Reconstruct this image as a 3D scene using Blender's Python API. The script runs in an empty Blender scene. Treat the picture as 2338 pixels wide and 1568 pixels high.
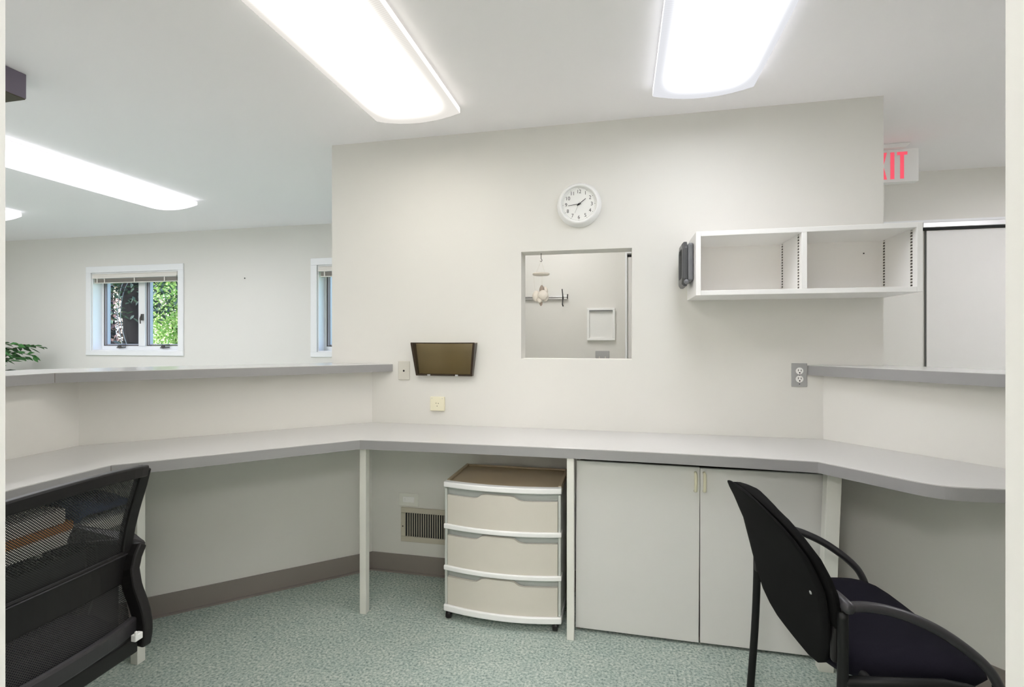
import bpy, bmesh, math, random
from mathutils import Vector, Matrix
R = math.radians
S = bpy.context.scene
COL = S.collection

# ------------------------------------------------------------------ camera
cam_d = bpy.data.cameras.new('camera')
cam = bpy.data.objects.new('camera', cam_d)
COL.objects.link(cam)
cam.location = (0, 0, 1.308)
cam.rotation_euler = (R(90), 0, R(12.237))
cam_d.sensor_fit = 'HORIZONTAL'
cam_d.sensor_width = 36.0
cam_d.lens = 36.0 * 1148.4 / 2338.0
cam_d.shift_y = -9.1 / 2338.0
cam_d.clip_start = 0.02
S.camera = cam

# ------------------------------------------------------------------ view
S.view_settings.view_transform = 'Standard'
S.view_settings.look = 'None'
S.view_settings.gamma = 1.0
S.view_settings.use_curve_mapping = False
S.view_settings.exposure = 0.90
S.cycles.max_bounces = 20
S.cycles.diffuse_bounces = 16
S.cycles.transparent_max_bounces = 24

# ------------------------------------------------------------------ sky and sun
w = bpy.data.worlds.new('sky')
S.world = w
w.use_nodes = True
nt = w.node_tree
bg = nt.nodes['Background']
sky = nt.nodes.new('ShaderNodeTexSky')
sky.sky_type = 'NISHITA'
sky.sun_disc = False
sky.sun_elevation = R(52)
sky.sun_rotation = R(200)
nt.links.new(sky.outputs['Color'], bg.inputs['Color'])
bg.inputs['Strength'].default_value = 0.6
sun_d = bpy.data.lights.new('sun', 'SUN')
sun_d.energy = 4.6
sun_d.color = (1.0, 0.95, 0.86)
sun_d.angle = R(0.6)
sun = bpy.data.objects.new('sun', sun_d)
COL.objects.link(sun)
sun.location = (-6, -8, 12)
sun.rotation_euler = (R(40), 0, R(-12))

LIGHT = 6.4          # radiance of the fluorescent lenses

# ------------------------------------------------------------------ materials
def mat(name, col, rough=0.5, metal=0.0, spec=0.5, noise=0.0, nscale=40.0, bump=0.0, bscale=300.0, coat=0.0):
    m = bpy.data.materials.new(name)
    m.use_nodes = True
    t = m.node_tree
    b = t.nodes['Principled BSDF']
    b.inputs['Base Color'].default_value = (*col, 1)
    b.inputs['Roughness'].default_value = rough
    b.inputs['Metallic'].default_value = metal
    b.inputs['Specular IOR Level'].default_value = spec
    b.inputs['Coat Weight'].default_value = coat
    tc = t.nodes.new('ShaderNodeTexCoord')
    if noise > 0:
        n = t.nodes.new('ShaderNodeTexNoise')
        n.inputs['Scale'].default_value = nscale
        n.inputs['Detail'].default_value = 4
        t.links.new(tc.outputs['Object'], n.inputs['Vector'])
        mx = t.nodes.new('ShaderNodeMix')
        mx.data_type = 'RGBA'
        mx.inputs[6].default_value = (*[c * (1 - noise) for c in col], 1)
        mx.inputs[7].default_value = (*[min(1, c * (1 + noise)) for c in col], 1)
        t.links.new(n.outputs['Fac'], mx.inputs[0])
        t.links.new(mx.outputs[2], b.inputs['Base Color'])
    if bump > 0:
        n2 = t.nodes.new('ShaderNodeTexNoise')
        n2.inputs['Scale'].default_value = bscale
        n2.inputs['Detail'].default_value = 3
        t.links.new(tc.outputs['Object'], n2.inputs['Vector'])
        bp = t.nodes.new('ShaderNodeBump')
        bp.inputs['Strength'].default_value = bump
        bp.inputs['Distance'].default_value = 0.002
        t.links.new(n2.outputs['Fac'], bp.inputs['Height'])
        t.links.new(bp.outputs['Normal'], b.inputs['Normal'])
    return m

def carpet_mat():
    m = bpy.data.materials.new('teal_carpet')
    m.use_nodes = True
    t = m.node_tree
    b = t.nodes['Principled BSDF']
    b.inputs['Roughness'].default_value = 0.95
    b.inputs['Specular IOR Level'].default_value = 0.1
    tc = t.nodes.new('ShaderNodeTexCoord')
    n = t.nodes.new('ShaderNodeTexNoise')
    n.inputs['Scale'].default_value = 95
    n.inputs['Detail'].default_value = 5
    n.inputs['Roughness'].default_value = 0.65
    t.links.new(tc.outputs['Object'], n.inputs['Vector'])
    r = t.nodes.new('ShaderNodeValToRGB')
    e = r.color_ramp.elements
    e[0].position = 0.33; e[0].color = (0.165, 0.215, 0.195, 1)
    e[1].position = 0.70; e[1].color = (0.68, 0.70, 0.63, 1)
    e2 = e.new(0.47); e2.color = (0.36, 0.425, 0.385, 1)
    e3 = e.new(0.56); e3.color = (0.455, 0.515, 0.465, 1)
    t.links.new(n.outputs['Fac'], r.inputs['Fac'])
    n2 = t.nodes.new('ShaderNodeTexNoise')
    n2.inputs['Scale'].default_value = 9
    n2.inputs['Detail'].default_value = 3
    t.links.new(tc.outputs['Object'], n2.inputs['Vector'])
    mx = t.nodes.new('ShaderNodeMix'); mx.data_type = 'RGBA'; mx.blend_type = 'MULTIPLY'
    mx.inputs[0].default_value = 0.5
    r2 = t.nodes.new('ShaderNodeValToRGB')
    r2.color_ramp.elements[0].position = 0.35; r2.color_ramp.elements[0].color = (0.80, 0.86, 0.87, 1)
    r2.color_ramp.elements[1].position = 0.65; r2.color_ramp.elements[1].color = (1, 1, 1, 1)
    t.links.new(n2.outputs['Fac'], r2.inputs['Fac'])
    t.links.new(r.outputs['Color'], mx.inputs[6])
    t.links.new(r2.outputs['Color'], mx.inputs[7])
    t.links.new(mx.outputs[2], b.inputs['Base Color'])
    bp = t.nodes.new('ShaderNodeBump')
    bp.inputs['Strength'].default_value = 0.6
    bp.inputs['Distance'].default_value = 0.004
    t.links.new(n.outputs['Fac'], bp.inputs['Height'])
    t.links.new(bp.outputs['Normal'], b.inputs['Normal'])
    return m

def emit_lens(name, col, strength, half_w, half_l, edge, rim_strength):
    """prismatic lens of a lit fluorescent fixture: brightest under its tubes, weaker to its rim and ends, ribbed"""
    m = bpy.data.materials.new(name)
    m.use_nodes = True
    t = m.node_tree
    t.nodes.remove(t.nodes['Principled BSDF'])
    out = t.nodes['Material Output']
    tc = t.nodes.new('ShaderNodeTexCoord')
    sp = t.nodes.new('ShaderNodeSeparateXYZ')
    t.links.new(tc.outputs['Object'], sp.inputs[0])
    def mt(op, a, b=None, c=None):
        n = t.nodes.new('ShaderNodeMath'); n.operation = op
        for i, v in enumerate((a, b, c)):
            if v is None: continue
            if isinstance(v, (int, float)): n.inputs[i].default_value = v
            else: t.links.new(v, n.inputs[i])
        return n.outputs[0]
    ax = mt('DIVIDE', mt('ABSOLUTE', sp.outputs[0]), half_w)
    ay = mt('ABSOLUTE', sp.outputs[1])
    dx = t.nodes.new('ShaderNodeMapRange'); dx.interpolation_type = 'SMOOTHSTEP'
    dx.inputs[1].default_value = 1.0; dx.inputs[2].default_value = 0.45
    t.links.new(ax, dx.inputs[0])
    dy = t.nodes.new('ShaderNodeMapRange'); dy.interpolation_type = 'SMOOTHSTEP'
    dy.inputs[1].default_value = half_l; dy.inputs[2].default_value = half_l - 0.20
    t.links.new(ay, dy.inputs[0])
    f = mt('POWER', mt('MULTIPLY', dx.outputs[0], dy.outputs[0]), 2.2)
    rib = mt('MULTIPLY_ADD', mt('SINE', mt('MULTIPLY', sp.outputs[1], 2 * math.pi / 0.009)), 0.05, 0.95)
    st = mt('MULTIPLY', mt('MULTIPLY_ADD', f, strength - edge, edge), rib)
    # the two long upright rims glow brighter, with extra strength added to light the ceiling
    ge = t.nodes.new('ShaderNodeNewGeometry')
    sn = t.nodes.new('ShaderNodeSeparateXYZ')
    t.links.new(ge.outputs['True Normal'], sn.inputs[0])
    rim = mt('GREATER_THAN', mt('ABSOLUTE', sn.outputs[0]), 0.8)
    st = mt('MULTIPLY_ADD', rim, rim_strength, st)
    e = t.nodes.new('ShaderNodeEmission')
    e.inputs['Color'].default_value = (*col, 1)
    t.links.new(st, e.inputs['Strength'])
    t.links.new(e.outputs[0], out.inputs['Surface'])
    return m

def mesh_mat(name, col, k):
    """black woven net with staggered round holes"""
    m = bpy.data.materials.new(name)
    m.use_nodes = True
    t = m.node_tree
    b = t.nodes['Principled BSDF']
    b.inputs['Base Color'].default_value = (*col, 1)
    b.inputs['Roughness'].default_value = 0.6
    tc = t.nodes.new('ShaderNodeTexCoord')
    sp = t.nodes.new('ShaderNodeSeparateXYZ')
    t.links.new(tc.outputs['Object'], sp.inputs[0])
    def mt(op, a, bb):
        n = t.nodes.new('ShaderNodeMath'); n.operation = op
        for i, v in enumerate((a, bb)):
            if v is None: continue
            if isinstance(v, (int, float)): n.inputs[i].default_value = v
            else: t.links.new(v, n.inputs[i])
        return n.outputs[0]
    s1 = mt('SINE', mt('MULTIPLY', sp.outputs[1], k), None)
    s2 = mt('SINE', mt('MULTIPLY', sp.outputs[2], k), None)
    h = mt('GREATER_THAN', mt('MULTIPLY', s1, s2), 0.40)
    tr = t.nodes.new('ShaderNodeBsdfTransparent')
    mx = t.nodes.new('ShaderNodeMixShader')
    t.links.new(h, mx.inputs[0])
    t.links.new(b.outputs[0], mx.inputs[1])
    t.links.new(tr.outputs[0], mx.inputs[2])
    t.links.new(mx.outputs[0], t.nodes['Material Output'].inputs['Surface'])
    return m

def clear_mat(name, tint, gloss=0.08, rough=0.05):
    m = bpy.data.materials.new(name)
    m.use_nodes = True
    t = m.node_tree
    t.nodes.remove(t.nodes['Principled BSDF'])
    tr = t.nodes.new('ShaderNodeBsdfTransparent'); tr.inputs[0].default_value = (*tint, 1)
    gl = t.nodes.new('ShaderNodeBsdfGlossy'); gl.inputs['Roughness'].default_value = rough
    mx = t.nodes.new('ShaderNodeMixShader'); mx.inputs[0].default_value = gloss
    t.links.new(tr.outputs[0], mx.inputs[1]); t.links.new(gl.outputs[0], mx.inputs[2])
    t.links.new(mx.outputs[0], t.nodes['Material Output'].inputs['Surface'])
    return m

def leaf_mat(name, c1, c2, scale=6.0):
    m = mat(name, c1, rough=0.5)
    t = m.node_tree
    b = t.nodes['Principled BSDF']
    g = t.nodes.new('ShaderNodeNewGeometry')
    r = t.nodes.new('ShaderNodeValToRGB')
    r.color_ramp.elements[0].color = (*c1, 1)
    r.color_ramp.elements[1].color = (*c2, 1)
    t.links.new(g.outputs['Random Per Island'], r.inputs['Fac'])
    t.links.new(r.outputs['Color'], b.inputs['Base Color'])
    return m

def slot_mat(name, col, dark, period, duty):
    """metal strip punched with a row of dark slots"""
    m = mat(name, col, rough=0.5)
    t = m.node_tree
    b = t.nodes['Principled BSDF']
    tc = t.nodes.new('ShaderNodeTexCoord')
    sp = t.nodes.new('ShaderNodeSeparateXYZ')
    t.links.new(tc.outputs['Object'], sp.inputs[0])
    a = t.nodes.new('ShaderNodeMath'); a.operation = 'DIVIDE'; a.inputs[1].default_value = period
    t.links.new(sp.outputs[2], a.inputs[0])
    fr = t.nodes.new('ShaderNodeMath'); fr.operation = 'FRACT'
    t.links.new(a.outputs[0], fr.inputs[0])
    lt = t.nodes.new('ShaderNodeMath'); lt.operation = 'LESS_THAN'; lt.inputs[1].default_value = duty
    t.links.new(fr.outputs[0], lt.inputs[0])
    mx = t.nodes.new('ShaderNodeMix'); mx.data_type = 'RGBA'
    mx.inputs[6].default_value = (*col, 1); mx.inputs[7].default_value = (*dark, 1)
    t.links.new(lt.outputs[0], mx.inputs[0])
    t.links.new(mx.outputs[2], b.inputs['Base Color'])
    return m

M = {}
M['wall'] = mat('offwhite_paint', (0.725, 0.712, 0.675), 0.6, spec=0.3, noise=0.012, nscale=3, bump=0.05)
M['ceil'] = mat('ceiling_paint', (0.96, 0.935, 0.955), 0.85, spec=0.15, bump=0.04)
M['carpet'] = carpet_mat()
M['lam'] = mat('grey_laminate', (0.56, 0.555, 0.545), 0.2, spec=0.5, noise=0.015, nscale=60)
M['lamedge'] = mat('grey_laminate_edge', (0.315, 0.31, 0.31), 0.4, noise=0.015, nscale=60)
M['gap'] = mat('grey_gap', (0.10, 0.10, 0.095), 0.8)
M['seam'] = mat('seam', (0.20, 0.17, 0.15), 0.7)
M['post'] = mat('cream_painted_wood', (0.76, 0.755, 0.70), 0.45, noise=0.02, nscale=20)
M['cabdoor'] = mat('pale_melamine', (0.71, 0.70, 0.68), 0.42, noise=0.015, nscale=8)
M['cabin'] = mat('cabinet_inside', (0.16, 0.12, 0.10), 0.7)
M['white'] = mat('white_melamine', (0.87, 0.86, 0.845), 0.35, noise=0.01, nscale=10)
M['shelfback'] = mat('white_backboard', (0.90, 0.88, 0.86), 0.5)
M['whitep'] = mat('white_plastic', (0.84, 0.84, 0.83), 0.35)
M['trim'] = mat('white_trim', (0.82, 0.83, 0.84), 0.4)
M['jamb'] = mat('painted_jamb', (0.58, 0.58, 0.565), 0.5)
M['base'] = mat('taupe_vinyl', (0.245, 0.215, 0.195), 0.5, noise=0.04, nscale=12)
M['black'] = mat('black_plastic', (0.009, 0.008, 0.008), 0.45, spec=0.35)
M['blackg'] = mat('black_painted_steel', (0.005, 0.005, 0.005), 0.5, spec=0.3)
M['greyp'] = mat('charcoal_plastic', (0.028, 0.026, 0.029), 0.40)
M['fabric'] = mat('black_fabric', (0.006, 0.006, 0.006), 0.9, spec=0.1, noise=0.15, nscale=400, bump=0.3, bscale=900)
M['seatfab'] = mat('navy_black_fabric', (0.0095, 0.0085, 0.0145), 0.9, spec=0.12, noise=0.25, nscale=300, bump=0.3, bscale=900)
M['net'] = mesh_mat('black_net', (0.013, 0.013, 0.013), 2 * math.pi / 0.0062)
M['chrome'] = mat('chrome', (0.62, 0.62, 0.62), 0.22, metal=1.0)
M['steel'] = mat('brushed_steel', (0.50, 0.50, 0.50), 0.42, metal=0.8)
M['beigem'] = mat('beige_metal', (0.60, 0.58, 0.52), 0.45)
M['cream'] = mat('cream_plastic', (0.80, 0.76, 0.58), 0.4)
M['greyplate'] = mat('grey_plate', (0.40, 0.40, 0.40), 0.4, metal=0.2)
M['dark'] = mat('dark_hole', (0.008, 0.008, 0.008), 0.8)
M['ink'] = mat('black_print', (0.02, 0.02, 0.02), 0.6)
M['dial'] = mat('clock_dial', (0.80, 0.80, 0.78), 0.5)
M['red'] = mat('red_sign_letters', (0.5, 0.05, 0.08), 0.4)
M['red'].node_tree.nodes['Principled BSDF'].inputs['Emission Color'].default_value = (1.0, 0.10, 0.16, 1)
M['red'].node_tree.nodes['Principled BSDF'].inputs['Emission Strength'].default_value = 0.36
M['smoke'] = clear_mat('smoked_brown_plastic', (0.825, 0.795, 0.72), 0.05, 0.12)
M['smoked'] = mat('dark_brown_plastic', (0.035, 0.022, 0.014), 0.25)
M['glass'] = clear_mat('window_glass', (0.93, 0.95, 0.96), 0.03, 0.02)
M['sash'] = mat('blue_grey_weatherstrip', (0.40, 0.42, 0.48), 0.4)
M['darksash'] = mat('dark_gasket', (0.10, 0.08, 0.08), 0.6)
M['blind'] = mat('white_blind', (0.72, 0.69, 0.64), 0.4)
M['blindslat'] = mat('taupe_slats', (0.40, 0.37, 0.33), 0.5)
M['bronze'] = mat('bronze_metal', (0.12, 0.11, 0.10), 0.4, metal=0.6)
M['drawer'] = mat('frosted_beige_plastic', (0.62, 0.585, 0.52), 0.35, noise=0.02, nscale=15)
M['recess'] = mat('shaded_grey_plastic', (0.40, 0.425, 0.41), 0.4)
M['frost'] = mat('frosted_grey_plastic', (0.54, 0.56, 0.53), 0.35)
M['carttop'] = mat('cart_top_plastic', (0.50, 0.40, 0.27), 0.4)
M['ventm'] = mat('beige_vent_enamel', (0.55, 0.51, 0.42), 0.45)
M['purple'] = mat('purple_grey_laminate', (0.17, 0.145, 0.195), 0.5)
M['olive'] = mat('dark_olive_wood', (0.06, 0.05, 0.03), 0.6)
M['silver'] = mat('silver_panel', (0.55, 0.55, 0.55), 0.3, metal=0.3)
M['dgrey'] = mat('mid_grey_plastic', (0.15, 0.155, 0.165), 0.35)
M['midgrey'] = mat('grey_frame_plastic', (0.06, 0.062, 0.065), 0.35)
M['shell'] = mat('pearly_shell', (0.72, 0.66, 0.58), 0.35, noise=0.15, nscale=60)
M['shellb'] = mat('brown_shell', (0.33, 0.26, 0.21), 0.4, noise=0.3, nscale=60)
M['rope'] = mat('natural_string', (0.62, 0.58, 0.50), 0.8)
M['paper'] = mat('cream_paper', (0.93, 0.89, 0.83), 0.7)
M['orange'] = mat('orange_tan_card', (0.55, 0.24, 0.07), 0.7)
M['bluebag'] = mat('navy_blue_fabric', (0.035, 0.07, 0.17), 0.8, noise=0.2, nscale=80)
M['strip'] = slot_mat('slotted_metal_strip', (0.72, 0.70, 0.65), (0.05, 0.04, 0.03), 0.0127, 0.52)
M['leaf'] = leaf_mat('ficus_leaf', (0.008, 0.035, 0.008), (0.06, 0.22, 0.05))
M['sunleaf'] = leaf_mat('light_green_leaf', (0.16, 0.38, 0.06), (0.80, 0.90, 0.36))
M['pineleaf'] = leaf_mat('dark_needle', (0.010, 0.025, 0.015), (0.05, 0.09, 0.05))
M['mapleleaf'] = leaf_mat('reddish_leaf', (0.05, 0.02, 0.02), (0.16, 0.08, 0.06))
M['bark'] = mat('bark', (0.011, 0.009, 0.010), 0.95, spec=0.1, noise=0.4, nscale=8)
M['wood'] = mat('twig', (0.10, 0.07, 0.04), 0.8)
M['pot'] = mat('terracotta', (0.35, 0.16, 0.08), 0.8)
M['soil'] = mat('soil', (0.04, 0.03, 0.02), 0.9)
M['grass'] = mat('lawn', (0.12, 0.22, 0.06), 0.9, noise=0.3, nscale=5)
M['stucco'] = mat('salmon_stucco', (0.80, 0.62, 0.54), 0.8, noise=0.08, nscale=3)
M['roof'] = mat('roof_shingle', (0.13, 0.11, 0.10), 0.9)
M['cable'] = mat('grey_cable', (0.12, 0.13, 0.135), 0.6)

# ------------------------------------------------------------------ mesh helpers
class MB:
    def __init__(s): s.bm = bmesh.new()
    def box(s, x0, x1, y0, y1, z0, z1):
        v = [s.bm.verts.new(p) for p in ((x0,y0,z0),(x1,y0,z0),(x1,y1,z0),(x0,y1,z0),(x0,y0,z1),(x1,y0,z1),(x1,y1,z1),(x0,y1,z1))]
        for f in ((0,3,2,1),(4,5,6,7),(0,1,5,4),(1,2,6,5),(2,3,7,6),(3,0,4,7)):
            s.bm.faces.new([v[i] for i in f])
        return s
    def hexa(s, b, t):
        v = [s.bm.verts.new(p) for p in list(b) + list(t)]
        for f in ((0,3,2,1),(4,5,6,7),(0,1,5,4),(1,2,6,5),(2,3,7,6),(3,0,4,7)):
            s.bm.faces.new([v[i] for i in f])
        return s
    def prism(s, pts, z0, z1):
        n = len(pts)
        a = [s.bm.verts.new((p[0], p[1], z0)) for p in pts]
        b = [s.bm.verts.new((p[0], p[1], z1)) for p in pts]
        s.bm.faces.new(b); s.bm.faces.new(a[::-1])
        for i in range(n):
            s.bm.faces.new((a[i], a[(i+1) % n], b[(i+1) % n], b[i]))
        return s
    def prism_y(s, pts, y0, y1):
        """polygon in the x-z plane extruded along y"""
        n = len(pts)
        a = [s.bm.verts.new((p[0], y0, p[1])) for p in pts]
        b = [s.bm.verts.new((p[0], y1, p[1])) for p in pts]
        s.bm.faces.new(a); s.bm.faces.new(b[::-1])
        for i in range(n):
            s.bm.faces.new((a[i], b[i], b[(i+1) % n], a[(i+1) % n]))
        return s
    def loft(s, rings, cap=True, closed=True):
        vs = [[s.bm.verts.new(p) for p in r] for r in rings]
        n = len(vs[0])
        for i in range(len(vs) - 1):
            for j in range(n if closed else n - 1):
                k = (j + 1) % n
                s.bm.faces.new((vs[i][j], vs[i][k], vs[i+1][k], vs[i+1][j]))
        if cap and closed:
            s.bm.faces.new(vs[0][::-1]); s.bm.faces.new(vs[-1])
        return s
    def tube(s, pts, r, n=10, flat=1.0):
        pts = [Vector(p) for p in pts]
        rings = []
        rr = r if isinstance(r, (list, tuple)) else [r] * len(pts)
        prev = None
        for i, p in enumerate(pts):
            if i == 0: d = pts[1] - p
            elif i == len(pts) - 1: d = p - pts[-2]
            else: d = (pts[i+1] - p).normalized() + (p - pts[i-1]).normalized()
            d.normalize()
            if prev is None:
                a = d.cross(Vector((0, 1, 0)))
                if a.length < 0.2: a = d.cross(Vector((1, 0, 0)))
            else:
                a = prev - d * prev.dot(d)
            a.normalize(); prev = a
            b = d.cross(a)
            rings.append([p + (a * math.cos(2*math.pi*k/n) + b * math.sin(2*math.pi*k/n) * flat) * rr[i] for k in range(n)])
        return s.loft(rings)
    def lathe(s, prof, n=40, c=(0,0,0), axis='z'):
        rings = []
        for r, h in prof:
            ring = []
            for k in range(n):
                a = 2 * math.pi * k / n
                q = (r*math.cos(a), r*math.sin(a), h)
                if axis == 'y': q = (q[0], -q[2], q[1])     # axis towards -y
                if axis == 'x': q = (q[2], q[0], q[1])
                ring.append((q[0]+c[0], q[1]+c[1], q[2]+c[2]))
            rings.append(ring)
        return s.loft(rings)
    def sphere(s, c, rx, ry, rz, n=14, m=8):
        rings = []
        for i in range(m + 1):
            a = -math.pi/2 + math.pi * i / m
            rr = max(math.cos(a), 0.02)
            rings.append([(c[0]+rx*rr*math.cos(2*math.pi*k/n), c[1]+ry*rr*math.sin(2*math.pi*k/n), c[2]+rz*math.sin(a)) for k in range(n)])
        return s.loft(rings)
    def quad(s, a, b, c, d):
        s.bm.faces.new([s.bm.verts.new(p) for p in (a, b, c, d)])
        return s

def obj(name, mb, m, parent=None, bevel=0.0, smooth=False, seg=2, loc=None, rot=None, sub=0):
    bmesh.ops.recalc_face_normals(mb.bm, faces=mb.bm.faces)
    me = bpy.data.meshes.new(name)
    mb.bm.to_mesh(me); mb.bm.free()
    for mm in (m if isinstance(m, (list, tuple)) else [m]):
        me.materials.append(mm)
    if smooth:
        for p in me.polygons: p.use_smooth = True
    o = bpy.data.objects.new(name, me)
    COL.objects.link(o)
    if parent is not None: o.parent = parent
    if loc is not None: o.location = loc
    if rot is not None: o.rotation_euler = rot
    if bevel > 0:
        b = o.modifiers.new('bevel', 'BEVEL'); b.width = bevel; b.segments = seg; b.limit_method = 'ANGLE'; b.angle_limit = R(35)
    if sub:
        q = o.modifiers.new('sub', 'SUBSURF'); q.levels = sub; q.render_levels = sub
    return o

def thing(name, label, cat, loc=(0,0,0), rz=0.0, group=None):
    o = bpy.data.objects.new(name, None)
    COL.objects.link(o)
    o.location = loc; o.rotation_euler = (0, 0, rz)
    o.empty_display_size = 0.1
    o['label'] = label; o['category'] = cat
    if group: o['group'] = group
    return o

def tag(o, label, cat, group=None):
    o['label'] = label; o['category'] = cat
    if group: o['group'] = group
    return o

def struct(name, mb, m, **k):
    o = obj(name, mb, m, **k)
    o['kind'] = 'structure'
    return o

def dup_tree(o, parent=None):
    c = o.copy(); COL.objects.link(c)
    if parent is not None: c.parent = parent
    for ch in [q for q in bpy.data.objects if q.parent == o]:
        dup_tree(ch, c)
    return c

def text_mesh(body, size, align='CENTER', extrude=0.0):
    cu = bpy.data.curves.new('t', 'FONT')
    cu.body = body; cu.size = size; cu.align_x = align; cu.align_y = 'CENTER'; cu.extrude = extrude
    o = bpy.data.objects.new('t', cu)
    COL.objects.link(o)
    dg = bpy.context.evaluated_depsgraph_get()
    me = bpy.data.meshes.new_from_object(o.evaluated_get(dg))
    bpy.data.objects.remove(o); bpy.data.curves.remove(cu)
    return me

# ------------------------------------------------------------------ the setting
YW = 2.638      # back wall face
CZ = 2.436      # ceiling
YF = 4.41       # window wall of the waiting room
YC = 3.884      # wall of the room behind
struct('floor', MB().box(-7.4, 3.8, -1.7, 4.6, -0.1, 0.0), M['carpet'])
struct('ceiling', MB().box(-7.4, 3.8, -1.7, 4.6, CZ, CZ + 0.12), M['ceil'])

b = MB()          # back wall with its pass-through opening
OX0, OX1, OZ0, OZ1 = -0.522, 0.054, 1.206, 1.776
b.box(-1.644, OX0, YW, YW+0.12, 0, CZ)
b.box(OX1, 1.187, YW, YW+0.12, 0, CZ)
b.box(OX0, OX1, YW, YW+0.12, 0, OZ0)
b.box(OX0, OX1, YW, YW+0.12, OZ1, CZ)
struct('wall_back', b, M['wall'])

def wall_with_holes(x0, x1, y0, y1, holes):
    b = MB(); xs = x0
    for hx0, hx1, hz0, hz1 in holes:
        b.box(xs, hx0, y0, y1, 0, CZ)
        b.box(hx0, hx1, y0, y1, 0, hz0)
        b.box(hx0, hx1, y0, y1, hz1, CZ)
        xs = hx1
    b.box(xs, x1, y0, y1, 0, CZ)
    return b
WZ0, WZ1 = 1.185, 2.035
W1 = (-5.665, -4.530); W2 = (-2.905, -1.770)
struct('wall_far', wall_with_holes(-7.3, -1.55, YF, YF+0.18, [(W1[0], W1[1], WZ0, WZ1), (W2[0], W2[1], WZ0, WZ1)]), M['wall'])
struct('wall_left', MB().box(-7.32, -7.2, 0.28, YF, 0, CZ), M['wall'])
struct('wall_partition', MB().box(-1.66, -1.54, YW+0.12, YF, 0, CZ), M['wall'])
struct('wall_rear', MB().box(-1.54, 3.6, YC, YC+0.12, 0, CZ), M['wall'])
struct('wall_right', MB().box(1.98, 2.1, 0.28, 1.45, 0, CZ), M['wall'])
struct('wall_corridor', MB().box(3.5, 3.62, 0.28, YC, 0, CZ), M['wall'])
# wall with the doorway the picture is taken through
JX0, JX1 = -0.614, 0.247
b = MB()
b.box(-7.3, JX0-0.02, 0.28, 0.392, 0, CZ); b.box(JX1+0.02, 3.6, 0.28, 0.392, 0, CZ); b.box(JX0-0.02, JX1+0.02, 0.28, 0.392, 2.12, CZ)
struct('wall_front', b, M['wall'])
struct('trim_1', MB().box(JX0-0.02, JX0, 0.27, 0.392, 0, 2.1).box(JX1, JX1+0.02, 0.27, 0.392, 0, 2.1).box(JX0-0.02, JX1+0.02, 0.27, 0.392, 2.1, 2.12), M['jamb'])
struct('wall_hall', MB().box(-1.6, -1.5, -1.6, 0.28, 0, CZ).box(1.5, 1.6, -1.6, 0.28, 0, CZ).box(-1.6, 1.6, -1.7, -1.6, 0, CZ), M['wall'])

def norm2(a, b):
    d = Vector((b[0]-a[0], b[1]-a[1])); d.normalize(); return d
def offset_path(pts, d):
    """offset an open polyline to its left by d, mitred"""
    out = []
    for i, p in enumerate(pts):
        if i == 0: t = norm2(pts[0], pts[1]); n = Vector((-t.y, t.x)); out.append((p[0]+n.x*d, p[1]+n.y*d)); continue
        if i == len(pts)-1: t = norm2(pts[-2], pts[-1]); n = Vector((-t.y, t.x)); out.append((p[0]+n.x*d, p[1]+n.y*d)); continue
        t1 = norm2(pts[i-1], p); t2 = norm2(p, pts[i+1])
        n1 = Vector((-t1.y, t1.x)); n2 = Vector((-t2.y, t2.x))
        m = (n1+n2).normalized(); k = d / max(0.3, m.dot(n1))
        out.append((p[0]+m.x*k, p[1]+m.y*k))
    return out

# half walls carrying the ledges
LW = [(-1.39, YW), (-2.355, 1.776), (-2.355, 0.392)]
lo = offset_path(LW, -0.12)
lo[0] = (-1.56, YW)
struct('wall_halfleft', MB().prism(LW + lo[::-1], 0, 1.128), M['wall'])
RW = [(0.935, YW), (1.369, 2.179), (1.985, 1.527), (1.985, 1.45)]
ro = [(1.105, YW), (1.456, 2.261), (2.10, 1.58), (2.10, 1.45)]
struct('wall_halfright', MB().prism(RW + ro[::-1], 0, 1.138), M['wall'])

# vinyl baseboards
def baseboard(name, path, side, h=0.10, t=0.008):
    a = offset_path(path, side * 0.0005); c = offset_path(path, side * t); e = offset_path(path, side * (t + 0.012))
    bb = MB().prism(a + c[::-1], 0, h)
    bb.prism(a + e[::-1], 0, 0.008)
    struct(name, bb, M['base'])
baseboard('baseboard_back', [(-1.389, YW), (0.934, YW)], -1)
baseboard('baseboard_left', [(-2.355, 0.40), (-2.355, 1.776), (-1.39, YW-0.002)], -1)
baseboard('baseboard_right', [(0.94, YW-0.006), (1.369, 2.179), (1.97, 1.543)], -1)

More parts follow.
